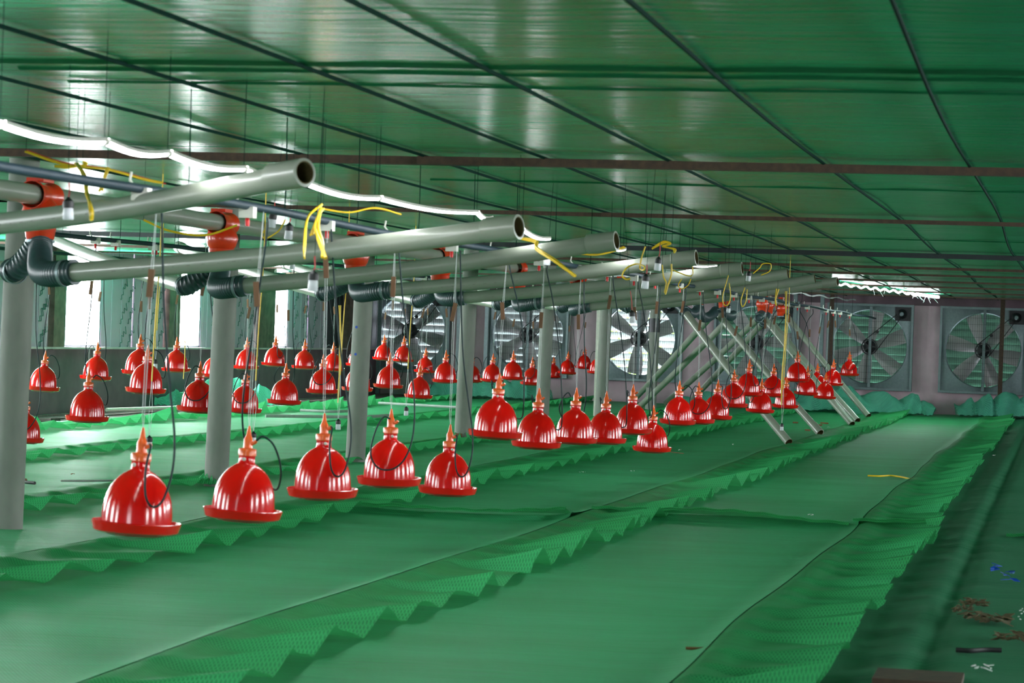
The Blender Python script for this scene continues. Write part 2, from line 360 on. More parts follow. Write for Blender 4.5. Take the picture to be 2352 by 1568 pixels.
# ------------------------------------------------------------------ exhaust fans
def fan_meshes():
    d = {}; h = FS/2
    m = MB()
    for s_ in (-1, 1):
        m.box((s_*(h-.02), 0, 0), (.04, .26, FS)); m.box((0, 0, s_*(h-.02)), (FS-.08, .26, .04))
    d['frame'] = m.mesh('frame', M_galv, False)
    m = MB(); N = 72; R_ = .655; v = []; f = []
    for i in range(N):
        a = 2*PI*i/N; cx, cz = math.cos(a), math.sin(a); q = (h-.04)/max(abs(cx), abs(cz))
        v += [(R_*cx, -.03, R_*cz), (q*cx, -.03, q*cz), (R_*cx, .12, R_*cz), ((R_+.012)*cx, -.045, (R_+.012)*cz)]
    for i in range(N):
        j = (i+1) % N
        f += [(4*i+3, 4*i+1, 4*j+1, 4*j+3), (4*i, 4*j, 4*j+2, 4*i+2), (4*i, 4*i+3, 4*j+3, 4*j)]
    d['front_plate'] = m.add(v, f).mesh('front_plate', M_galv)
    m = MB(); v = []; f = []; n = 12
    for j in range(n):
        t = j/(n-1); r = .11+.53*t; wd = .07+.055*math.sin(min(1, t*1.25)*PI/2); pitch = .75-.35*t
        for s_ in np.linspace(-1, 1, 6):
            o = s_*wd; cam_ = .02*(1-s_*s_)
            v.append((r, o*math.sin(pitch)*.7-cam_, o*math.cos(pitch)*1.15+.02*t))
    for j in range(n-1):
        for i in range(5): a = j*6+i; f.append((a, a+1, a+7, a+6))
    k_ = len(v); v += [(q[0], q[1]+.006, q[2]) for q in v]; f += [tuple(i+k_ for i in reversed(g)) for g in f]
    d['blade'] = m.add(v, f).mesh('blade', M_blade)
    m = MB(); m.lathe([(0, -.06), (.05, -.06), (.055, -.04), (.11, -.02), (.115, .02), (.05, .05), (0, .05)], 20, axis=(0, 1, 0))
    for i in range(6): a = i*PI/3; m.box((math.cos(a)*.1, 0, math.sin(a)*.1), (.08, .02, .05), [[math.cos(a), 0, -math.sin(a)], [0, 1, 0], [math.sin(a), 0, math.cos(a)]])
    d['hub'] = m.mesh('hub', M_darksteel)
    m = MB(); m.lathe([(.125, -.13), (.145, -.13), (.14, -.12), (.145, -.11), (.125, -.11), (.125, -.13)], 32, axis=(0, 1, 0))
    for i in range(5):
        a = i*2*PI/5; m.box((math.cos(a)*.065, -.12, math.sin(a)*.065), (.13, .012, .02), [[math.cos(a), 0, -math.sin(a)], [0, 1, 0], [math.sin(a), 0, math.cos(a)]])
    d['pulley'] = m.mesh('pulley', M_darksteel)
    m = MB(); mx, mz = .54, .60
    a = math.atan2(mz, mx); nx_, nz_ = -math.sin(a), math.cos(a)
    for s_ in (-1, 1): m.tube([(nx_*.143*s_, -.12, nz_*.143*s_), (mx+nx_*.04*s_, -.12, mz+nz_*.04*s_)], .0075, 6)
    m.lathe([(0, -.14), (.03, -.14), (.03, -.1), (0, -.1)], 14, c=(nx_*.08+mx*.36, 0, nz_*.08+mz*.36), axis=(0, 1, 0))
    d['belt'] = m.mesh('belt', M_black)
    m = MB(); m.box((.012, -.09, 0), (.05, .035, FS-.1)); m.box((.012, -.09, .3), (.065, .04, .02)); m.box((.012, -.09, -.3), (.065, .04, .02))
    d['post'] = m.mesh('post', M_galv, False)
    m = MB(); m.box((.57, -.02, .60), (.27, .12, .24)); m.lathe([(0, -.17), (.035, -.17), (.05, -.15), (.085, -.13), (.09, .05), (0, .05)], 22, c=(mx+.02, 0, mz), axis=(0, 1, 0))
    d['motor'] = m.mesh('motor', M_darksteel)
    m = MB(); m.lathe([(0, -.19), (.03, -.19), (.042, -.17), (.042, -.165), (0, -.165)], 18, c=(mx+.02, 0, mz), axis=(0, 1, 0)); d['motor_pulley'] = m.mesh('motor_pulley', M_galv)
    m = MB()
    for i in range(-17, 18):
        q = i*.038; L = math.sqrt(max(.01, .65**2-q*q)); m.box((q, -.135, 0), (.0035, .0035, 2*L))
        if i % 3 == 0: m.box((0, -.138, q), (2*L, .0035, .0035))
    d['wire_guard'] = m.mesh('wire_guard', M_darksteel, False)
    d['louver'] = MB().box((0, 0, 0), (FS-.1, .004, .135)).mesh('louver', M_louver, False)
    d['louver_g'] = MB().box((0, 0, 0), (FS-.1, .004, .135)).mesh('louver', M_louverg, False)
    return d
FM = fan_meshes()
rots = [40, 35, 22, 5, 18, 46, 10, 30, 50]
tilt = [24, 21, 42, 25, 26, 24, 5, 5, 5]
flab = ['leftmost exhaust fan in the back wall, half hidden behind the columns and drinkers',
        'second exhaust fan from the left, behind a concrete column, red light between its louvers',
        'exhaust fan with wide open louvers and bright daylight behind its blades',
        'exhaust fan hidden behind the crossed white pipes hanging to the floor',
        'exhaust fan right of the slanting pipes, a red drinker before its lower left blade',
        'rightmost exhaust fan in the back wall, a rusty post standing in front of it']
for i, x in enumerate(fx[:6]):
    e = tag(empty('exhaust_fan', (x, YB-.03, FZ)), flab[i], 'fan', 'exhaust fans in the back wall')
    for k_ in ('frame', 'front_plate', 'post', 'belt', 'motor', 'motor_pulley'): link(k_, FM[k_], e)
    hb = link('hub', FM['hub'], e, (0, .03, 0)); link('pulley', FM['pulley'], hb)
    for j in range(6): link('blade', FM['blade'], e, (0, .03, 0), (0, -math.radians(rots[i]+60*j), 0))
    g = link('wire_guard', FM['wire_guard'], e); g['kind'] = 'stuff'
    for j in range(12):
        link('louver', FM['louver_g' if i >= 3 else 'louver'], e, (0, .2, -.70+j*.127), (math.radians(tilt[i]+random.uniform(-2.5, 2.5)), 0, 0))
# closed bays outside the frame to the right
for x in fx[6:]: obj('wall_infill', MB().box((x, YB+.1, FZ), (FS, .15, FS)), M_louverg, wb, False)
# outside: hedge behind the open fan, tarp behind the closed ones
h = MB()
for i in range(420):
    p = np.array([random.uniform(-9.0, -6.2), YB+2.5+random.uniform(-.4, .4), random.choice((random.uniform(0, .9), random.uniform(1.5, 2.1), random.uniform(0, 2)))])
    a = random.uniform(0, 6.28); s_ = random.uniform(.04, .09)
    u_ = np.array([math.cos(a), .3, math.sin(a)])*s_; v_ = np.array([-math.sin(a), .2, math.cos(a)])*s_*.5
    h.add([p-u_, p-v_, p+u_, p+v_], [(0, 1, 2, 3)])
hd = tag(obj('hedge', h, M_leaf, smooth=False), 'green leaves outside, seen between the louvers of the open fan', 'foliage'); hd['kind'] = 'stuff'
tm = MB(); X, Z = np.meshgrid(np.linspace(-6.0, 1, 50), np.linspace(0, 2.4, 16), indexing='ij'); tm.grid(X, YB+.9+.05*np.sin(X*5), Z)
tag(obj('outdoor_tarp', tm, M_tarp), 'green tarp hanging outside behind the two right-hand exhaust fans', 'tarp')

# ------------------------------------------------------------------ floor nets
def net_strip(name, xl, c0, e0, mat, label, y0=3.0, y1=46.6, A=.055, per=.55, seed=0, endj=None):
    """flat net from xl to crease c0; its pleated edge c0..e0 lies over the next net"""
    ee = tag(empty(name, (c0, 20, 0)), label, 'net', 'green floor nets laid side by side')
    def wob(Y): return .035*nza(Y*.45, seed)
    ny = int((y1-y0)/.10)
    ts = np.concatenate([np.linspace(0, .85, 14 if seed != 1 else 70), np.linspace(.9, 1, 5)])
    T, Y = np.meshgrid(ts, np.linspace(y0, y1, ny), indexing='ij')
    X = xl+(c0+wob(Y)-xl)*T
    Z = .006+.010*T+.006*np.sin(Y*2.3+seed+X*1.3)*np.sin(PI*T)+.012*np.clip((T-.85)/.15, 0, 1)+.018*np.clip((T-.93)/.07, 0, 1)**2+.004*np.sin(Y*7+X*2)*np.sin(PI*T)
    if seed == 1:
        k1 = np.clip((X+.74)/.2, 0, 1); Z += .024*k1*(1-np.exp(-((X+.47)/.06)**2))+.010*k1*(1+np.sin(Y*9+X*3+np.sin(Y*2)))*np.exp(-((X+.5)/.2)**2)
    if endj: Z += .035*np.exp(-np.maximum(0, (Y-endj-.1*np.sin(X*2.2)))/.25)*(Y > endj+.1*np.sin(X*2.2))
    m = MB().grid(X-c0, Y-20, Z); s_ = obj('net_sheet', m, mat, ee)
    nf = int((y1-y0)/.03)
    T, Y = np.meshgrid(np.linspace(0, 1, 11), np.linspace(y0, y1, nf), indexing='ij')
    rng = np.random.RandomState(seed+5)
    edges = [y0-1]
    while edges[-1] < y1+1: edges.append(edges[-1]+per*rng.uniform(.65, 1.4))
    edges = np.array(edges); amp = rng.uniform(.5, 1.35, len(edges))
    idx = np.clip(np.searchsorted(edges, Y)-1, 0, len(edges)-2)
    ph = (Y-edges[idx])/(edges[idx+1]-edges[idx])
    S = np.where(ph < .12, ph/.12, (1-ph)/.88)**1.1
    X = c0+wob(Y)+(e0-c0)*T*(1+.10*(S-.5)*amp[idx]+.05*nza(Y*2, seed+3))
    Z = .028+.03*np.exp(-((T-.12)/.14)**2)-.008*T+A*1.5*amp[idx]*S*T**1.2+.006*np.sin(Y*11+X*8)*T
    obj('pleated_edge', MB().grid(X-c0, Y-20, Z), M_flap, ee)
    return ee
net_strip('floor_net', -1.40, 1.3, 1.7, M_netdark, 'dark green floor net at the right edge, strewn with scraps', seed=1, A=.04)
net_strip('floor_net', -3.15, -1.27, -.76, M_net, 'wide green floor net at the right with a stepped edge beside the dark net', seed=2, A=.062, per=.5, endj=16.9)
net_strip('floor_net', -5.1, -3.02, -2.5, M_net, 'green floor net under the nearest row of drinkers, reaching the back wall', seed=3, A=.07, endj=16.3)
net_strip('floor_net', -6.55, -4.92, -4.3, M_net, 'green floor net between the nearest drinkers and the concrete columns', seed=4, A=.06)
net_strip('floor_net', -8.75, -6.5, -6.0, M_net, 'green floor net below the middle row of drinkers', seed=5, A=.06)
net_strip('floor_net', -10.8, -8.72, -8.2, M_net, 'pale green floor net left of the middle row of drinkers', seed=6, A=.06, y0=15)
net_strip('floor_net', -11.25, -10.75, -10.2, M_net, 'narrow pale green net along the bare floor by the left wall', seed=8, A=.09, y0=15)
def lap(x0, x1, y, label, seed):
    X, V = np.meshgrid(np.linspace(x0, x1, 120), np.linspace(0, 1, 9), indexing='ij')
    n_ = .5+.5*np.sin(X*3.1+seed)*np.sin(X*1.3+seed*2)
    Y = y+.10*np.sin(X*2.1+seed)+.38*V*(.7+.4*n_); Z = .035+(1-V)**1.5*(.015+.055*n_)+.004*np.sin(X*30)*(1-V)
    m = MB().grid(X, Y, Z+.004); m.grid(X[:, :2], Y[:, :2], np.stack([Z[:, 0]-.012, Z[:, 0]+.004], 1))
    tag(obj('net_lap', m, M_flap), label, 'net')
lap(-4.35, -3.05, 16.2, 'raised cross joint of the net under the fifth drinker', 1)
lap(-3.0, -1.3, 16.85, 'long raised cross joint in the wide green net at the right', 2)
lap(-1.28, -.82, 16.75, 'short raised cross joint on the stepped net edge', 4)
lap(-.3, .5, 16.3, 'dark raised cross joint in the dark net at the right edge', 3)
def net_heap(name, pts, hgt, label, mat, seed, wid=.6):
    pts = np.array(pts); m = MB(); n = 90
    t = np.linspace(0, len(pts)-1, n); ctr = np.array([[np.interp(q, range(len(pts)), pts[:, a]) for a in range(2)] for q in t])
    hh = np.interp(t, np.linspace(0, len(pts)-1, len(hgt)), hgt)
    V = np.linspace(0, 1, 22)
    X = np.zeros((n, 22)); Y = X.copy(); Z = X.copy(); rng = np.random.RandomState(seed)
    for i in range(n):
        s_ = i/n*14+seed
        for j, v_ in enumerate(V):
            off = (v_-.5)*wid
            X[i, j] = ctr[i, 0]+.04*math.sin(s_*2+v_*5); Y[i, j] = ctr[i, 1]+off+.05*math.sin(s_*3)
            Z[i, j] = .015+1.3*hh[i]*(math.sin(PI*min(1, v_*1.25+.02))**.8 if v_ < .78 else .25*(1-v_))*(1+.22*math.sin(s_*2.3+v_*9))+.02*abs(math.sin(s_*5+v_*13))
    return tag(obj(name, m.grid(X, Y, Z), mat), label, 'net')
net_heap('crumpled_net', [(-10.9, 44.8), (-9.6, 44.6), (-8.7, 44.8)], [.18, .33, .30, .30, .2], 'teal net piled against the back wall below the left fans', M_teal, 3)
net_heap('crumpled_net', [(-6.6, 45.4), (-5.0, 45.6), (-3.9, 45.5)], [.12, .2, .26, .22], 'teal net lying rumpled behind the ends of the slanting pipes', M_teal, 5)
net_heap('crumpled_net', [(-4.6, 44.7), (-3.7, 45.2), (-2.6, 44.9), (-2.1, 44.9)], [.1, .24, .30, .22, .24, .1], 'teal net bunched on the floor below the fan right of the pipes', M_teal, 8)
net_heap('crumpled_net', [(-1.75, 45.5), (-1.0, 45.3), (.3, 45.2)], [.16, .24, .28, .3, .28], 'teal net bunched on the floor below the rightmost fan', M_teal, 11)
net_heap('crumpled_net', [(-12.1, 34.2), (-11.7, 35.2), (-11.1, 36.3)], [.1, .22, .26, .16], 'pale green net corner turned up by the left wall below the windows', M_teal, 14)
m = MB(); X, Y = np.meshgrid(np.linspace(0, 1, 12), np.linspace(0, 1, 14), indexing='ij')
pA, pB, pC = onh(1925, 948, .03), onh(2085, 950, .03), at(1912, 880, 45.2)
G = pA[None, None]+(pB-pA)*X[..., None]*.7+(pC-pA)*(Y[..., None]*(1-X[..., None]))
m.grid(G[..., 0], G[..., 1]+.05*np.sin(X*9), G[..., 2]+.02*np.sin(X*11+Y*7))
tag(obj('crumpled_net', m, M_teal), 'bright teal net flap standing up beside the far slanting pipe', 'net')

# ------------------------------------------------------------------ columns and posts
cl = [(17, 1220, 13.63, -5.70), (497, 1120, 18.11, -5.97), (822, 1062, 22.4, -6.1), (1066, 1015, 27.48, -6.3)]
pos = [(X_, Y_) for (_, _, Y_, X_) in cl]
for px, z in ((1247, 32.6), (1382, 37.0), (1496, 41.5)):
    p = at(px, 900, z); pos.append((p[0], p[1]))
cn = ['thick grey concrete column at the left edge of the picture', 'grey concrete column left of centre, standing in net between the drinkers',
      'grey concrete column with two small blue marks on its face', 'grey concrete column with a small orange block at its foot',
      'grey concrete column behind the nearest row, in front of the second fan', 'grey concrete column with a pale strip on its left side, in front of the open fan',
      'slim grey concrete column with a dark band, in front of the open fan']
for i, (X_, Y_) in enumerate(pos):
    lean = -.028*CH; r = .088
    m = MB(); m.tube([(lean*(1-t)*.6, 0, t*CH) for t in np.linspace(0, 1, 6)], [r*1.0, r*.98, r*.97, r*.96, r*.96, r*.95], 36)
    o = tag(empty('concrete_column', (X_+.03, Y_, 0)), cn[i], 'column', 'concrete columns in a row')
    obj('shaft', m, M_column, o)
    if i in (1, 3):
        m = MB(); rng = random.Random(i)
        for q in range(26):
            a = 2*PI*q/26; rr = .13+.05*rng.random()
            m.add([(-.03+.09*math.cos(a), .09*math.sin(a), .02+.1*rng.random()), (-.03+.09*math.cos(a+.24), .09*math.sin(a+.24), .02+.05*rng.random()),
                   (-.03+rr*math.cos(a+.24), rr*math.sin(a+.24), .035), (-.03+rr*math.cos(a), rr*math.sin(a), .035)], [(0, 1, 2, 3)])
        obj('net_collar', m, M_flap, o, False)
    if i == 3: obj('block', MB().box((-.05, -.09, .05), (.07, .04, .09)), M_wood, o, False)
    if i == 2:
        for z in (.96, 1.2): obj('blue_mark', MB().lathe([(0, 0), (.012, .001)], 10, (-.04, -.089, z), (0, -1, 0)), M_blue, o)
    if i == 6: obj('dark_band', MB().lathe([(r*1.0, 1.28), (r*1.02, 1.28), (r*1.02, 1.5), (r*1.0, 1.5)], 24, (-.015, 0, 0)), M_darksteel, o)
    if i == 5: obj('cable_strip', MB().box((-.11, -.02, 1.0), (.05, .03, 2.0)), M_white, o, False)
tag(obj('steel_post', MB().box((0, 0, CH/2), (.075, .075, CH)), M_rust, None, False, (-1.04, 46.2, 0)), 'rusty brown steel post in front of the rightmost fan', 'post')
tag(obj('steel_post', MB().box((0, 0, CH/2), (.075, .075, CH)), M_rust, None, False, (-4.0, 46.2, 0)), 'rusty brown steel post left of the fan beside the slanting pipes', 'post')
for px, lab in ((1560, 'galvanised post at the right side of the bright open fan'), (1882, 'pale galvanised post close to the rusty post by the fans'),
                (866, 'thin galvanised post beside the left corner of the back wall'), (1048, 'galvanised post right of the leftmost fan'),
                (1112, 'galvanised post left of the second fan from the left'), (1820, 'thin pale post behind the far drinkers and slanting pipes')):
    p = onY(px, 900, 46.3)
    m = MB(); m.box((0, 0, CH/2), (.06, .012, CH)); m.box((-.03, .03, CH/2), (.01, .06, CH)); m.box((.03, .03, CH/2), (.01, .06, CH))
    tag(obj('galvanised_post', m, M_galv, None, False, (p[0], 46.3, 0)), lab, 'post', 'galvanised posts at the back wall')

# ------------------------------------------------------------------ ceiling purlins, ropes
pl = [(12.55, 'rust brown purlin nearest the camera, crossing the whole green ceiling', .05, M_rust), (17.8, 'thin rust brown purlin, second from the camera under the ceiling', .034, M_rust),
      (24.35, 'thick dark beam across the ceiling above the pipe ends', .055, M_slate), (28.3, 'brown purlin just beyond the thick dark beam', .035, M_rust),
      (31.0, 'brown purlin, second beyond the thick dark beam', .03, M_rust), (34.1, 'brown purlin, third beyond the thick dark beam', .03, M_rust), (37.1, 'brown purlin, fourth beyond the thick dark beam', .03, M_rust),
      (40.6, 'brown purlin above the far led light chain', .03, M_rust), (44.2, 'farthest brown purlin, close to the back wall', .03, M_rust)]
for (Y_, lab, th, mt) in pl:
    m = MB(); xs = [XL+.05, -7.5, -3.0, 2, XR-.05]
    for a, b_ in zip(xs[:-1], xs[1:]): m.box(((a+b_)/2, Y_+(.04 if a < -4 or a > 0 else 0), CH-.035), (b_-a+.3, th, th*.8))
    tag(obj('ceiling_purlin', m, mt, None, False), lab, 'beam', 'purlins across the ceiling')
rx = [(-.45, 'rightmost dark rope running along under the ceiling'), (-1.13, 'second dark ceiling rope from the right'), (-1.88, 'third dark ceiling rope from the right'),
      (-2.5, 'fourth dark ceiling rope from the right'), (-3.12, 'fifth dark ceiling rope from the right'), (-3.78, 'sixth dark ceiling rope from the right, near the led tubes'),
      (.25, 'dark ceiling rope just inside the right edge of the picture'), (-4.6, 'dark ceiling rope left of the led tubes'), (-5.5, 'leftmost dark ceiling rope, above the columns')]
for X_, lab in rx:
    pts = [(X_+.02*math.sin(y*.5+X_), y, CH-.012-.006*abs(math.sin(y*.5))) for y in np.linspace(3, 46.5, 70)]
    tag(obj('ceiling_rope', MB().tube(pts, .0075, 6), M_wire), lab, 'rope', 'dark ropes along the ceiling')

# ------------------------------------------------------------------ led tubes
lp = [(0, 285), (240, 325), (385, 352), (560, 388), (705, 422), (870, 455), (1095, 488), (1128, 500), None, (1200, 528), (1262, 548), None, (1403, 564), (1435, 572), None, (1560, 602), (1645, 610)]
ln = ['led tube at the left edge, nearest the camera', 'led tube right of the nearest one, second in the chain', 'led tube third in the chain, ending behind the nearest white pipe',
      'led tube hidden mostly by the nearest white pipe', 'led tube just right of the open end of the nearest pipe', 'long led tube in the middle of the chain above the second pipe',
      'short bright led tube above the capped end of the second pipe', 'led tube over the third white pipe, beside the yellow strap', 'short led tube with a yellow cable end above the fourth pipe',
      'far led tube above the tip of the fifth pipe']
q = 0
pp = [onX(-110, 266, -2.9), onX(0, 285, -2.9)]
m = MB().tube(pp, .0095, 10)
tag(obj('led_tube', m, M_led), 'led tube whose lit end enters at the left edge', 'light', 'led tubes in a chain')
for a, b_ in zip(lp[:-1], lp[1:]):
    if a is None or b_ is None: continue
    A_, B_ = onX(*a, -2.9), onX(*b_, -2.9); d_ = (B_-A_); 
    e = tag(empty('led_tube', (A_+B_)/2), ln[q], 'light', 'led tubes in a chain'); q += 1
    mid = (A_+B_)/2; pts = [A_+d_*t+np.array([0, 0, -.018*math.sin(PI*t)])-mid for t in np.linspace(.015, .985, 8)]
    obj('lit_tube', MB().tube(pts, .0095, 10), M_led, e)
    pr = MB(); sd = np.cross(d_/np.linalg.norm(d_), (0, 0, 1)); v = []
    for p_ in pts:
        for (a_, z_) in ((-.015, .001), (-.012, .013), (.012, .013), (.015, .001), (.010, .008), (-.010, .008)): v.append(p_+sd*a_+np.array([0, 0, z_]))
    f_ = [(6*i_+j_, 6*i_+(j_+1) % 6, 6*i_+6+(j_+1) % 6, 6*i_+6+j_) for i_ in range(len(pts)-1) for j_ in range(6)]
    obj('batten_housing', pr.add(v, f_), M_white, e)
    cp = MB()
    for s_ in (A_, B_):
        s2 = s_-mid; dn = d_/np.linalg.norm(d_)*(.02 if s_ is A_ else -.02); cp.tube([s2, s2+dn], .012, 10)
    obj('end_cap', cp, M_white, e); obj('hook', MB().tube([A_-mid, (A_[0]-mid[0], A_[1]-mid[1], CH-mid[2])], .0014, 4), M_wire, e)
# far light chain
A_, B_ = onh(1912, 650, 2.02), onh(2155, 682, 2.02); pts = []
for i, t in enumerate(np.linspace(0, 1, 60)): p = A_+(B_-A_)*t; pts.append((p[0], p[1], 2.02+.018*math.sin(i*1.25)*(t < .75)))
e = tag(empty('led_chain', (A_+B_)/2), 'wavy bright led strip under the ceiling above the fan right of the pipes', 'light')
mid = (A_+B_)/2
obj('lit_strip', MB().tube(np.array(pts)-mid, [.012 if i < 40 else .024 for i in range(60)], 8), M_led, e)
wm = MB()
for i in range(14):
    p = A_+(B_-A_)*random.uniform(.3, 1)-mid; wm.tube([(p[0], p[1], 0), (p[0]+random.uniform(-.05, .12), p[1], -random.uniform(.05, .13))], .002, 4)
obj('loose_tie', wm, M_cord, e)
# fluff-covered cable near the ceiling
wm = MB(); A2, B2 = onh(1680, 655, 1.98), onh(1965, 690, 1.97); rng = random.Random(4)
pts = [A2+(B2-A2)*t+np.array([0, 0, .015*math.sin(t*40)]) for t in np.linspace(0, 1, 60)]
wm.tube(pts, [.006+.012*rng.random() for _ in pts], 6)
tag(obj('dusty_cable', wm, M_cord), 'grey fluffy cable strung under the ceiling above the far drinkers', 'cable')

# ------------------------------------------------------------------ feed line, tees, hoses, drop pipes
XT = -5.0; HT = 1.80
stn = [(-190, 430), (90, 480), (508, 525), (817, 585), (1012, 592), (1190, 605), (1330, 640), (1430, 655), (1515, 660), (1607, 670), (1662, 676), (1752, 680), (1797, 680)]
sY = []
TP = []
for i, (px, py) in enumerate(stn): TP.append(np.array([XT, float(onX(px, 600, XT)[1]), HT]))
for i, (px, z) in zip(range(8, 13), ((1605, 32.5), (1664, 35.5), (1752, 38.8), (1765, 40.5), (1796, 43.0))):
    q_ = at(px, 676, z); TP[i] = np.array([q_[0], q_[1], 1.84])
fp = tag(empty('feed_line', (XT, 5, HT)), 'long grey-green main feed pipe under the ceiling linking the orange tees', 'pipe')
obj('main_pipe', MB().tube(spline([(0, 0, 0), (0, 8, 0), (0, 16, 0), (0, TP[7][1]-5, 0)]+[TP[i_]-np.array([XT, 5, HT]) for i_ in (8, 9, 10, 12)]+[TP[12]-np.array([XT, 2.6, HT])], 8), .05, 20), M_pvc, fp)
tl = ['orange feed tee beyond the left edge', 'orange feed tee at the far left, half hidden by the nearest white pipe', 'large orange feed tee hanging left of centre above the second pipe',
      'orange feed tee peeping out between the second and third pipes', 'orange feed tee between two white pipes near the centre', 'orange feed tee above the fourth white pipe',
      'orange feed tee glimpsed over the fifth white pipe', 'orange feed tee glimpsed over the sixth white pipe', 'orange feed tee above the first slanting pipe', 'orange feed tee above the second pair of slanting pipes',
      'small orange feed tee behind the yellow cable loops', 'orange feed tee with two grey hoses above the far slanting pipes', 'farthest orange feed tee, beside a yellow cable']
tee = MB(); tee.lathe([(.066, -.13), (.07, -.13), (.07, -.11), (.056, -.09), (.056, .09), (.07, .11), (.07, .13), (.066, .13)], 22, axis=(0, 1, 0))
tee.lathe([(.05, -.01), (.085, -.05), (.10, -.09), (.085, -.14), (.058, -.17), (.066, -.18), (.066, -.215), (.06, -.215)], 24)
tee.box((0, -.02, .075), (.09, .14, .02)); tee_me = tee.mesh('tee_body', M_orange)
hop = MB(); hop.lathe([(.075, .055), (.08, .055), (.07, .0), (.058, -.02)], 20, (.0, 0, -.21)); hop_me = hop.mesh('outlet_collar', M_orange)
for i, q_ in enumerate(TP):
    e = tag(empty('feed_tee', q_), tl[i], 'pipe fitting', 'orange feed tees'); link('tee_body', tee_me, e); link('outlet_collar', hop_me, e)
    obj('worm_clamp', MB().lathe([(.07, -.232), (.0725, -.232), (.0725, -.22), (.07, -.22)], 20), M_galv, e)

R_PIPE = .0465
def pipe(s, e_, label, hose_from=None, coupling=True, endcap=False, group='white drop pipes', side=1, rad=.0465):
    R_PIPE = rad
    s = np.array(s); e_ = np.array(e_); o = tag(empty('drop_pipe', s), label, 'pipe', group)
    d_ = e_-s; L = np.linalg.norm(d_); dn = d_/L
    pts = [d_*t+np.array([0, 0, -.02*math.sin(PI*t)]) for t in np.linspace(0, 1, 14)]
    body = obj('pvc_pipe', MB().tube(pts, R_PIPE, 24, caps=False), M_pvc, o)
    prof = [(R_PIPE-.005, -.02), (R_PIPE-.005, -.12), (0, -.12)]
    obj('pipe_bore', MB().lathe([(R_PIPE, 0), (R_PIPE-.006, .001), (R_PIPE-.006, -.15), (0, -.15)], 24, d_*.999, dn), M_pvcin, o)
    if coupling:
        obj('coupling', MB().lathe([(R_PIPE, -.17), (R_PIPE+.007, -.165), (R_PIPE+.008, .0), (R_PIPE-.002, .001)], 24, d_, dn), M_pvc, o)
    # printed line along the pipe
    m = MB(); up = np.cross(np.cross(dn, (0, 0, 1)), dn); sidev = np.cross(dn, up); sgn = -1 if sidev[1] > 0 else 1
    for q_ in range(10):
        t = .12+q_*.035; c_ = d_*t+sgn*sidev*(R_PIPE+.0005)*.97-up*.008+np.array([0, 0, -.02*math.sin(PI*t)]); w_ = random.uniform(.006, .014)
        m.add([c_-dn*w_-up*.004, c_+dn*w_-up*.004, c_+dn*w_+up*.004, c_-dn*w_+up*.004], [(0, 1, 2, 3)])
    obj('pipe_print', m, M_text, o, False)['kind'] = 'stuff'
    if hose_from is not None:
        hf = np.array(hose_from)-s
        down = min(-.12, -(hf[2])*.5)
        P0 = hf; P3 = dn*.03; ln_ = np.linalg.norm(P3-P0)
        pts = []; n = int(max(40, ln_/.0065))
        for t in np.linspace(0, 1, n):
            b0 = P0; b1 = P0+np.array([0, 0, -.22*ln_])+(P3-P0)*.12; b2 = P3-dn*.34*ln_; b3 = P3
            pts.append(((1-t)**3)*b0+3*(1-t)**2*t*b1+3*(1-t)*t*t*b2+t**3*b3)
        rr = [.058+(.0045 if j % 3 == 0 else 0) for j in range(n)]
        obj('flexible_hose', MB().tube(pts, rr, 18), M_hoseg, o)
        obj('hose_clamp', MB().lathe([(.061, -.01), (.0655, -.008), (.0655, .006), (.061, .008)], 20, P3*0-dn*.03, dn), M_galv, o)
    return o
def tb(i, dx=0): return TP[i]+np.array([dx, 0, -.20])
pipe(at(-60, 520, 10.0), at(700, 396, 8.7), 'nearest white pipe with a brown open end, crossing the upper left', None, rad=.041)
pipe(at(160, 626, 12.3), at(1192, 521, 11.2), 'second white pipe from the camera, with a collar at its open right end', tb(1))
pipe(at(555, 657, 15.0), at(1416, 553, 14.2), 'third white pipe, brightly lit beside the yellow strap', tb(2))
pipe(at(890, 666, 18.0), at(1600, 592, 17.3), 'fourth white pipe, a lamp holder hanging in front of it', tb(3))
pipe(at(1060, 684, 20.8), at(1705, 617, 20.2), 'fifth white pipe with yellow cable loops hanging over it', tb(4))
pipe(at(1240, 694, 23.6), at(1810, 628, 23.0), 'sixth white pipe, ending left of the far lights', tb(5), coupling=False)
pipe(at(1350, 704, 26.6), at(1872, 640, 26.0), 'seventh white pipe with a brown open end', tb(6), coupling=False)
pipe(at(1445, 706, 30.0), at(1924, 647, 29.0), 'farthest raised white pipe, ending beside the far led strip', tb(7))
gl = 'white drop pipes on the window side'
pipe(at(30, 622, 13.1), at(-600, 560, 17.5), 'white pipe leaving the picture at the left edge from the nearest hose', tb(1), group=gl)
pipe(at(425, 657, 15.8), at(119, 549, 21), 'white pipe towards the windows from the hose left of centre', tb(2), group=gl)
pipe(at(742, 672, 19.0), at(411, 567, 24.5), 'white pipe towards the windows ending below the large orange tee', tb(3), group=gl)
pipe(at(960, 690, 21.6), at(655, 607, 27), 'white pipe towards the windows behind the lamp holder', tb(4), group=gl)
pipe(at(1145, 698, 24.5), at(850, 632, 30), 'white pipe towards the windows behind the centre column top', tb(5), group=gl)
pipe(at(1290, 705, 27.6), at(1030, 652, 33), 'white pipe towards the windows behind the second fan', tb(6), group=gl)
gd = 'white pipes slanting down to the floor'
def tipf(x, y): p = onh(x, y, .07); return p
pipe(at(1574, 718, 31.0), tipf(1812, 1016), 'slanting white pipe with its foot nearest the camera', tb(8), False, group=gd)
pipe(at(1650, 722, 34.6), tipf(1884, 994), 'slanting white pipe, second foot from the left', tb(9), group=gd)
pipe(at(1747, 720, 38.8), tipf(1957, 974), 'slanting white pipe, left one of the close pair', tb(10), False, group=gd)
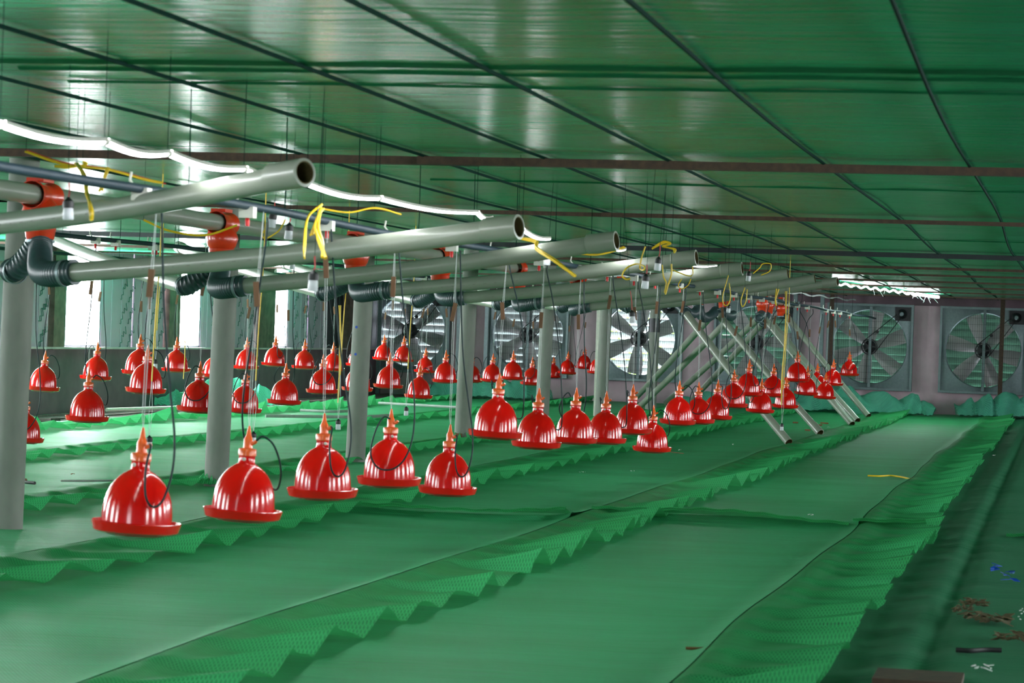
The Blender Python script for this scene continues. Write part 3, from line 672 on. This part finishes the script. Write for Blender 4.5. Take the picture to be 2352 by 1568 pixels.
pipe(at(1757, 722, 40.8), tipf(1970, 966), 'slanting white pipe, right one of the close pair', tb(11), False, group=gd)
pipe(at(1806, 724, 43.0), tipf(1995, 955), 'slanting white pipe farthest from the camera, its foot rightmost', tb(12), False, group=gd)
gd2 = 'white pipes slanting down to the left'
pipe(at(1638, 720, 34), onh(1448, 926, .07), 'white pipe slanting down left, uppermost of the left-leaning ones', tb(8), False, group=gd2)
pipe(at(1680, 727, 36.5), onh(1462, 940, .07), 'white pipe slanting down left, second of the left-leaning ones', tb(9), False, group=gd2)
pipe(at(1742, 731, 38.5), at(1530, 924, 43), 'white pipe slanting down left, third of the left-leaning ones', tb(10), False, group=gd2)
pipe(at(1752, 741, 40.0), at(1592, 915, 44.3), 'white pipe slanting down left, lowest of the left-leaning ones', tb(11), False, group=gd2)

# ------------------------------------------------------------------ bell drinkers
B = [(311,1228,212),(556,1196,186),(740,1146,168),(893,1118,150),(1027,1138,137),(98,899,79.6),(219,874,76),(199.5,970,102.5),(54,1018,94),(318,862,80),(334,905,97.5),(404,855,69),(490,868,66),(454,948,100),(565,849,62),(559,949,86),(629,842,61),(698,848,59),(652,930,81),(764,853,55),(740,905,76.5),(819,842,52),(820,900,70),(879,828,50),(925,832,50),(891,893,68),(974.5,857,50),(960.5,916,67),(1022,880,65),(1082,879,55),(1129,878,56),(1177,873,56),(1221,885,56),(1270,868,42),(1302,860,45),(1341,847,43),(1372,859,50),(1136.5,1008,128),(1231,1031,119),(1318,1020,108),(1388,1020,103),(1450,997,97),(1497,1039,92),(1556,976,85),(1602,974,79),(1643,964,77),(1681.6,936,71),(1717,909,69),(1745,949,66),(1775,912,62),(1803,938,58),(1829.6,877,56),(1851,908,58),(1874,893,48),(1894,917,54),(1911.5,886,52),(1949.5,864,48)]
tr = MB().lathe([(0, .004), (.09, 0), (.10, .0), (.112, .008), (.142, .010), (.151, .016), (.156, .032), (.160, .047), (.1565, .049), (.152, .035), (.146, .022), (.1285, .021), (.126, .026)], 48).mesh('trough', M_red)
dm = MB().lathe([(.1275, .022), (.1265, .05), (.125, .075), (.1225, .1), (.119, .122), (.112, .145), (.102, .168), (.090, .187), (.076, .203), (.060, .217), (.045, .226), (.036, .231), (.0335, .235), (.033, .262), (.034, .268)], 48).mesh('bell_dome', M_red)
nk = MB().lathe([(.034, .262), (.0365, .264), (.0365, .286), (.034, .291), (.020, .293), (.0185, .30), (.0185, .328), (.015, .336), (.0105, .345), (.008, .362), (.004, .382), (0, .384)], 24).tube([(.012, -.004, .312), (.03, -.008, .318), (.036, -.009, .326)], .0075, 10).mesh('valve_cap', M_capo)
nut = MB().lathe([(0, 0), (.007, 0), (.0075, .004), (.005, .008), (0, .009)], 14, (0, 0, 0), (0, -1, 0)).mesh('white_nut', M_white)
tg = MB().box((0, 0, 0), (.022, .010, .10)).mesh('wood_toggle', M_wood, False)
HOSE = {
 'A': [(.036, -.02, .326), (.05, -.05, .315), (.056, -.10, .24), (.072, -.125, .15), (.098, -.115, .113), (.125, -.09, .14), (.137, -.05, .24), (.125, -.02, .36), (.09, 0, .52), (.045, 0, .8)],
 'B': [(.036, -.009, .326), (.06, 0, .345), (.10, .02, .315), (.128, .04, .24), (.125, .07, .17), (.09, .11, .13), (-.01, .16, .2), (-.05, .10, .33), (-.045, .03, .5), (-.01, 0, .85)],
 'C': [(.0, -.02, .335), (-.03, -.04, .34), (-.055, -.09, .27), (-.06, -.14, .17), (-.02, -.155, .105), (.05, -.15, .098), (.105, -.12, .15), (.125, -.06, .25), (.12, -.02, .4), (.09, 0, .6), (.04, 0, .9)],
 'D': [(-.036, 0, .315), (-.05, .02, .33), (-.04, .11, .24), (.05, .14, .15), (.13, .07, .13), (.15, .02, .22), (.135, 0, .45), (.10, 0, .7), (.05, 0, .95)],
 'E': [(-.036, -.009, .32), (-.06, 0, .345), (-.10, .02, .30), (-.12, .05, .22), (-.08, .13, .15), (.02, .15, .2), (.05, .08, .4), (.03, .02, .7)]}
vmap = {0: 'A', 1: 'B', 2: 'A', 3: 'C', 4: 'A', 37: 'D', 38: 'D', 39: 'E', 40: 'D', 41: 'D', 42: 'B', 43: 'B', 44: 'C', 45: 'A', 46: 'C', 47: 'A', 5: 'B', 7: 'B', 18: 'E', 20: 'C', 25: 'B', 28: 'B', 56: 'C'}
drk = []
for i, (x, y, w_) in enumerate(B):
    z = 1920/w_; p = at(x, y, z); row = 'A' if i < 5 or i >= 37 else ('B' if p[0] > -8.2 else 'C')
    if row == 'A': p = onX(x, y, -3.2)
    elif row == 'B' and abs(p[0]+6.9) < .4: p = onX(x, y, -6.9)
    elif row == 'C' and abs(p[0]+9.3) < .35: p = onX(x, y, -9.3)
    if i == 53: p = at(x, y, 38.5)
    drk.append([i, p, row])
RN = {'A': 'nearest', 'B': 'middle', 'C': 'window-side'}
look = {0: 'largest, its dark hose looping down over the right of the bell', 1: 'its hose arching out to the right', 2: 'a narrow hose loop over its right side', 3: 'a round hose loop in front of it', 4: 'just right of the one with a round loop'}
fit = {'A': [], 'B': [], 'C': []}
for row in 'ABC':
    L = sorted([d_ for d_ in drk if d_[2] == row], key=lambda d_: d_[1][1])
    for n_, (i, p, _) in enumerate(L):
        if i in look: lab = 'red bell drinker, %s in the nearest row, %s' % (ORD[n_], look[i])
        else: lab = 'red bell drinker, %s from the camera in the %s row' % (ORD[n_], RN[row])
        o = tag(empty('bell_drinker', p), ' '.join(lab.split()[:16]), 'drinker', {'A': 'red bell drinkers in the nearest row', 'B': 'red bell drinkers in the middle row', 'C': 'red bell drinkers in the window-side row'}[row])
        rng = random.Random(i*7+1)
        o.rotation_euler = (rng.uniform(-.02, .02), rng.uniform(0, .045), 0)
        link('trough', tr, o); dd = link('bell_dome', dm, o); link('valve_cap', nk, o)
        na = rng.uniform(-1.0, 1.0) if i not in (0, 1, 3) else {0: -.35, 1: .0, 3: .5}[i]
        link('white_nut', nut, dd, (.033*math.sin(na), -.033*math.cos(na), .25), (0, 0, na))
        top = (1.63 if row == 'A' else 1.77)-p[2]
        v_ = vmap.get(i, rng.choice('ABDECB')); sx = rng.choice((1, 1, -1)) if i not in vmap else 1
        pts = [(a*sx, b_, c_) for a, b_, c_ in HOSE[v_]]
        pts = [q_ for q_ in pts if q_[2] < top-.12]+[(.01, 0, top-.06), (.006, 0, top)]
        obj('supply_hose', MB().tube(spline(pts, 7), .0042, 7), M_teal_hose, o)
        cm = MB(); tz = (1.36+rng.uniform(-.08, .12))-p[2]
        for s_ in (-1, 1): cm.tube([(0, 0, .375), (s_*.004-.004, 0, .42), (s_*.005-.012, 0, tz), (-.012, 0, top+.02)], .0012, 5)
        obj('hanging_cord', cm, M_cord, o)
        link('wood_toggle', tg, o, (-.012, -.006, tz), (0, rng.uniform(-.15, .2), 0))
        fit[row].append(p)

# water pipes above each row
for row, X_, hgt, lab in (('A', -3.22, 1.665, 'dark blue-grey water pipe above the nearest row of drinkers'), ('B', -6.88, 1.78, 'dark water pipe above the middle row of drinkers'), ('C', -9.28, 1.80, 'dark water pipe above the window-side row of drinkers')):
    e = tag(empty('water_pipe', (X_, 4, hgt)), lab, 'pipe', 'water pipes above the drinkers')
    obj('pipe_run', MB().tube([(0, y, .008*math.sin(y*1.3)) for y in np.linspace(0, 42, 60)], .017, 14), M_waterp, e)
    fm = MB(); fm.box((0, 0, -.02), (.06, .05, .045)); fm.tube([(-.02, 0, .0), (-.045, 0, .03), (-.04, 0, .06)], .005, 6); fm = fm.mesh('saddle_fitting', M_white, False)
    rm = MB().lathe([(0, -.075), (.009, -.075), (.009, -.045), (.006, -.04), (0, -.04)], 10).mesh('red_tap', M_redtip)
    hm = MB().tube([(0, 0, .01), (.003, 0, .1), (0, 0, CH-hgt)], .0022, 4).mesh('hanger_wire', M_wire)
    for p in fit[row]:
        f_ = link('saddle_fitting', fm, e, (.0, p[1]-4, 0)); link('red_tap', rm, f_)
        link('hanger_wire', hm, e, (0, p[1]-3.5, 0))

# ------------------------------------------------------------------ lamp holders and yellow cables
bw = MB().lathe([(0, -.052), (.017, -.052), (.0195, -.048), (.0175, -.015), (.015, 0)], 18).mesh('white_skirt', M_bulbw)
bk = MB().lathe([(.019, -.012), (.020, 0), (.018, .012), (.009, .02), (.004, .026), (0, .028)], 18).mesh('black_cap', M_black)
def lampholder(px, py, z, label, wire=M_redw, top=None, s=1.0, yellow=False, rot=0):
    if top: top = at(px, top, z)[2]
    p = at(px, py, z); o = tag(empty('lamp_holder', p), label, 'lamp holder', 'hanging lamp holders'); o.rotation_euler = (0, rot, 0)
    for n_, me in (('white_skirt', bw), ('black_cap', bk)): q_ = link(n_, me, o); q_.scale = (s, s, s)
    t = (top if top else CH)-p[2]
    if yellow:
        sp = t*.22
        obj('thin_wire', MB().tube([(.0, 0, .02), (.012, 0, sp*.5), (.004, 0, sp)], .0016, 5).tube([(-.003, 0, .02), (-.008, 0, sp*.5), (.002, 0, sp)], .0016, 5), M_cord, o)
        obj('yellow_lead', MB().tube(spline([(.003, 0, sp), (.012, 0, sp+(t-sp)*.3), (.028, 0, sp+(t-sp)*.6), (.03, 0, t)], 6), .0042, 6), M_yellow, o)
    else:
        if CH-p[2]-t > .02: obj('tie_wire', MB().tube([(0, 0, t), (0, 0, CH-p[2])], .0011, 4), M_wire, o)
        obj('lead', MB().tube([(0, 0, .02), (.004, 0, t*.5), (0, 0, t)], .0028, 6), wire, o)
    return o
for a in ((157, 470, 9.0, 'lamp holder on a red wire in front of the nearest white pipe'), (720, 636, 9.6, 'white lamp holder in front of the third pipe, left of centre'),
          (664, 524, 12.0, 'lamp holder above the second pipe by the yellow strands'), (627, 498, 12.5, 'small lamp holder left of the yellow strands'),
          (1483, 640, 13.5, 'white lamp holder in front of the fifth pipe'), (1512, 600, 14.5, 'lamp holder hanging from a yellow knot'),
          (1720, 630, 20.0, 'small lamp holder above the tips of the far pipes'), (1674, 705, 24.0, 'lamp holder in front of the fourth fan'),
          (672, 601, 18, 'tiny lamp holder below the second white pipe'), (1452, 722, 16, 'lamp holder in front of the bright open fan'), (1258, 588, 15, 'white lamp holder under the yellow strap')):
    lampholder(*a[:3], a[3], rot=random.uniform(-.12, .12), top={157: 405, 720: 588, 664: 486, 627: 465, 1483: 608, 1512: 560, 1720: 600, 1674: 668, 672: 572, 1452: 668, 1258: 566}[a[0]])
for a in ((343, 1010, 15.5, 'low lamp holder beside the valve of the largest drinker'), (582, 1000, 16.5, 'low lamp holder behind the second drinker'),
          (777, 970, 19, 'low lamp holder left of the column with blue marks'), (933, 940, 22, 'low lamp holder right of the column with blue marks'),
          (1796, 977, 28, 'low lamp holder between the slanting pipe feet'), (357, 832, 22, 'lamp holder hanging near the grey plinth below the windows')):
    lampholder(*a[:3], a[3], yellow=True)
def cable(pts, r, label, mat=M_yellow, strands=1, name='yellow_cable', cat='cable', k=8):
    P3 = [at(*q_) for q_ in pts]; o0 = P3[0]; m = MB(); rng = random.Random(len(label))
    for s_ in range(strands):
        off = [np.array([rng.uniform(-1, 1), rng.uniform(-1, 1), rng.uniform(-.5, .5)])*r*1.6*(strands > 1) for _ in P3]
        m.tube(spline([p-o0+d_ for p, d_ in zip(P3, off)], k), r, 7)
    o = tag(obj(name, m, mat, None, True, o0), label, cat, 'yellow cables and ties')
    hi_ = max(P3, key=lambda q_: q_[2])-o0; g_ = CH-o0[2]-hi_[2]
    if g_ > .015: obj('tie_wire', MB().tube([hi_, hi_+np.array([0, 0, g_])], .0012, 4), M_wire, o)
    return o
cable([(60, 348, 10), (150, 378, 10), (245, 390, 10.1), (330, 412, 10.3), (372, 420, 10.4)], .004, 'yellow cable swag at the upper left under the ceiling', strands=2)
cable([(60, 345, 10.1), (150, 374, 10.1), (250, 388, 10.2), (380, 422, 10.5)], .003, 'red wire twisted along the yellow cable at the upper left', M_redw, name='red_cable')
cable([(176, 376, 9.9), (192, 400, 9.6), (197, 440, 9.3), (206, 482, 9.1), (214, 505, 9.1)], .005, 'thick yellow strap hanging over the nearest white pipe', strands=3)
cable([(247, 386, 10), (243, 405, 10), (236, 425, 10), (230, 440, 10)], .005, 'short yellow strap right of the thick one on the nearest pipe', strands=3)
cable([(128, 380, 9.9), (150, 382, 9.9), (178, 384, 9.9), (196, 378, 9.9), (190, 372, 9.9)], .005, 'yellow knot at the top of the thick strap', strands=2)
cable([(742, 478, 11.0), (727, 500, 10.9), (716, 540, 10.7)], .0045, 'left strand of the yellow bundle over the second pipe', strands=2)
cable([(735, 478, 10.9), (728, 520, 10.7), (738, 560, 10.4), (746, 594, 10.3)], .006, 'main strand of the yellow bundle over the second pipe', strands=3)
cable([(738, 470, 10.9), (706, 500, 10.8), (700, 560, 10.5), (702, 592, 10.4)], .004, 'outer yellow loop hanging over the second pipe', strands=2)
cable([(740, 478, 11.6), (800, 487, 11.8), (860, 478, 12), (920, 492, 12.4)], .004, 'yellow cable running right from the bundle under the ceiling', strands=2)
cable([(330, 505, 14.0), (390, 530, 14), (470, 540, 14), (545, 517, 14)], .006, 'dim yellow cable sagging in front of the large orange tee')
cable([(608, 528, 13), (602, 540, 13), (612, 547, 13), (640, 530, 13), (655, 505, 13)], .004, 'yellow loop left of the small lamp holder')
cable([(1190, 545, 12.8), (1232, 556, 12.7), (1238, 570, 12.6), (1275, 600, 12.4), (1322, 636, 12.3)], .0075, 'bright yellow strap across the third white pipe', strands=2)
cable([(1290, 575, 14.5), (1340, 584, 14.5), (1385, 582, 14.6), (1432, 567, 14.8)], .005, 'yellow cable sagging between the third pipe tip and a led tube', strands=2)
cable([(1482, 566, 14.6), (1474, 590, 14.6), (1470, 615, 14.6), (1478, 620, 14.5), (1480, 612, 14.5), (1462, 606, 14.6), (1440, 615, 14.6), (1429, 632, 14.6), (1437, 641, 14.6), (1448, 640, 14.6)], .0045, 'curled yellow cable loop in front of the fourth pipe')
cable([(1500, 570, 15), (1525, 556, 15), (1540, 560, 15), (1520, 566, 15), (1548, 572, 15), (1550, 580, 15)], .005, 'yellow knot under the ceiling above a lamp holder', strands=2)
cable([(1521, 608, 16), (1524, 635, 16), (1530, 650, 16), (1526, 672, 16)], .0045, 'left yellow tie over the fifth pipe', strands=1)
cable([(1542, 606, 16), (1542, 630, 16), (1534, 655, 16), (1528, 676, 16)], .0055, 'right yellow tie over the fifth pipe', strands=1)
cable([(1545, 620, 18), (1588, 634, 18), (1590, 604, 18)], .004, 'yellow tie wrapped around the fifth pipe near its tip', k=3)
cable([(1566, 640, 18.5), (1558, 655, 18.5), (1566, 663, 18.5), (1580, 655, 18.5), (1587, 640, 18.5)], .004, 'small yellow loop below the tip of the fifth pipe')
cable([(1673, 632, 20), (1668, 650, 20), (1660, 680, 20), (1662, 698, 20), (1672, 700, 20), (1678, 680, 20), (1675, 650, 20)], .004, 'long yellow loop hanging below the sixth pipe')
cable([(1711, 660, 23), (1702, 690, 23), (1706, 704, 23), (1714, 690, 23), (1716, 664, 23)], .005, 'yellow loop hanging in front of the far grey hoses')
cable([(1730, 628, 21), (1745, 615, 21), (1752, 606, 21), (1770, 606, 21), (1768, 622, 21), (1748, 632, 21)], .004, 'brownish yellow loop above the tips of the far pipes')
cable([(1786, 664, 26), (1779, 690, 26), (1782, 700, 26)], .008, 'yellow tape hanging beside the far orange tees', strands=2)
cable([(1805, 668, 27), (1803, 760, 27), (1798, 860, 27), (1796, 930, 27)], .006, 'long vertical yellow lead in front of the slanting pipes', strands=2, k=5)
cable([(363, 650, 22), (361, 700, 22), (357, 760, 22), (357, 800, 22)], .004, 'thin yellow lead hanging before the panels between the windows')
cable([(425, 780, 21.5), (424, 830, 21.5), (421, 870, 21.5)], .004, 'short yellow lead beside the second window')
cable([(780, 700, 20), (782, 800, 20), (778, 880, 20), (775, 925, 20)], .006, 'yellow lead hanging by the brown pilaster', strands=2)
cable([(1750, 905, 35), (1752, 925, 35)], .003, 'short yellow thread behind the far drinkers')

# ------------------------------------------------------------------ things lying on the nets
def flat(pts, r, label, mat, name, cat, h=.03, k=6):
    P3 = [onh(x, y, h+r) for x, y in pts]; o0 = P3[0]
    return tag(obj(name, MB().tube(spline([p-o0 for p in P3], k), r, 7), mat, None, True, o0), label, cat)
flat([(1993, 1092), (2020, 1093), (2045, 1092), (2070, 1095), (2088, 1099), (2103, 1100), (2098, 1097)], .008, 'yellow cord scrap on the wide green net at the right', M_yellow, 'cord_scrap', 'cord')
flat([(1575, 1488), (1610, 1489), (1640, 1486), (1660, 1486)], .006, 'brown twig on the green net at the bottom of the picture', M_twig, 'twig', 'twig')
for a, lab in ((((1995, 1062), (2015, 1064)), 'brown stick scrap far right'),): pass
for pts, lab in (([(1822, 970), (1832, 970)], 'short brown stick left of the second pipe foot'), ([(1872, 975), (1888, 976)], 'short brown stick right of the second pipe foot'),
                 ([(1885, 971), (1902, 972)], 'short brown stick between the pipe feet'), ([(1850, 987), (1860, 988)], 'short brown stick beside the low lamp holder')):
    flat(pts, .012, lab, M_twig, 'stick', 'stick')
flat([(40, 1104), (60, 1107), (80, 1109)], .012, 'dark stick lying by the column at the left edge', M_blackw, 'stick', 'stick')
flat([(28, 1101), (45, 1102), (60, 1103)], .014, 'brown stick lying above the dark one by the left column', M_wood, 'stick', 'stick')
flat([(140, 1104), (200, 1104), (265, 1103)], .008, 'pale thin strip lying on the net behind the largest drinker', M_grey, 'plastic_strip', 'strip')
flat([(610, 955), (700, 956), (830, 957), (900, 953)], .02, 'long grey conduit lying across the pale nets', M_grey, 'conduit', 'pipe', h=.08)
flat([(690, 942), (760, 945), (800, 944)], .02, 'short grey conduit lying behind the long one', M_grey, 'conduit', 'pipe', h=.08)
flat([(870, 925), (960, 930), (1050, 935)], .02, 'grey conduit lying near the back wall left of centre', M_grey, 'conduit', 'pipe', h=.08)
flat([(245, 941), (400, 936), (560, 931)], .025, 'white pipe lying along the foot of the left wall', M_white, 'conduit', 'pipe', h=.02)
flat([(2196, 1492), (2230, 1494), (2262, 1492), (2300, 1493)], .010, 'dark brown twig on the dark net near the bottom right', M_blackw, 'twig', 'twig', h=.045)
flat([(1535, 1037), (1570, 1041)], .004, 'thin brown stick right of the lowest far drinker', M_twig, 'stick', 'stick')
def scrap(px, py, sx, sy, label, mat, name, cat, n=14, hz=.03, seed=0, h=.05):
    p = onh(px, py, h); rng = random.Random(seed); m = MB()
    for i in range(n):
        c_ = np.array([rng.uniform(-sx, sx), rng.uniform(-sy, sy), rng.uniform(.005, hz)]); s_ = rng.uniform(.25, .6)*sx*.7
        a = rng.uniform(0, 6.28); u_ = np.array([math.cos(a), math.sin(a), rng.uniform(-.3, .4)])*s_; v_ = np.array([-math.sin(a), math.cos(a), rng.uniform(-.3, .6)])*s_*.5
        q_ = [c_-u_, c_-v_, c_+u_, c_+v_]; m.add(q_+[r_+np.array([0, 0, .003]) for r_ in q_], [(0, 1, 2, 3), (7, 6, 5, 4), (0, 4, 5, 1), (1, 5, 6, 2), (2, 6, 7, 3), (3, 7, 4, 0)])
    return tag(obj(name, m, mat, None, False, p), label, cat)
scrap(2312, 1330, .075, .12, 'crumpled blue plastic scrap on the dark net at the right', M_blue, 'plastic_scrap', 'scrap', 12, .07, 1)
scrap(2350, 1425, .02, .12, 'white scrap cut by the right edge of the picture', M_paper, 'paper_scrap', 'scrap', 8, .04, 2)
scrap(2255, 1541, .035, .05, 'small white scrap on the dark net at the bottom right', M_paper, 'paper_scrap', 'scrap', 8, .02, 3)
for i, (x, y, s_, lab) in enumerate(((2240, 1388, .06, 'brown chaff below the blue scrap'), (2270, 1425, .10, 'long drift of brown chaff on the dark net'), (2320, 1468, .07, 'brown chaff clump near the right edge'), (2215, 1404, .04, 'small brown chaff clump left of the drift'))):
    o = scrap(x, y, s_, .12, lab, M_straw, 'chaff', 'litter', 40, .02, 10+i); o['kind'] = 'stuff'
for i, (x, y, lab) in enumerate(((1863, 1185, 'white crumb on the wide green net'), (1338, 1086, 'pale crumb on the net right of the nearest drinkers'), (1455, 1083, 'pale crumb beyond the lowest far drinker'),
                                 (1622, 1087, 'pale crumb left of the first slanting pipe foot'), (1560, 1035, 'pale crumb near the thin brown stick'), (1682, 1022, 'pale crumb left of the nearest pipe foot'),
                                 (1903, 982, 'white crumb between the pipe feet'), (2284, 1047, 'white crumb on the dark net edge'), (860, 983, 'white and black crumb right of the column with blue marks'), (168, 1091, 'brown crumb behind the largest drinker'))):
    scrap(x, y, .02, .04, lab, M_paper if i != 9 else M_twig, 'crumb', 'litter', 5, .012, 30+i, .03 if i != 8 else .05)
# dark opening in the nets, bottom right
obj_ = MB().box((0, 0, 0), (.30, .30, .03)); p = onh(2110, 1560, .05)
tag(obj('wood_board', obj_, M_rust, None, False, p), 'dark brown board end at the bottom edge, right of centre', 'board')
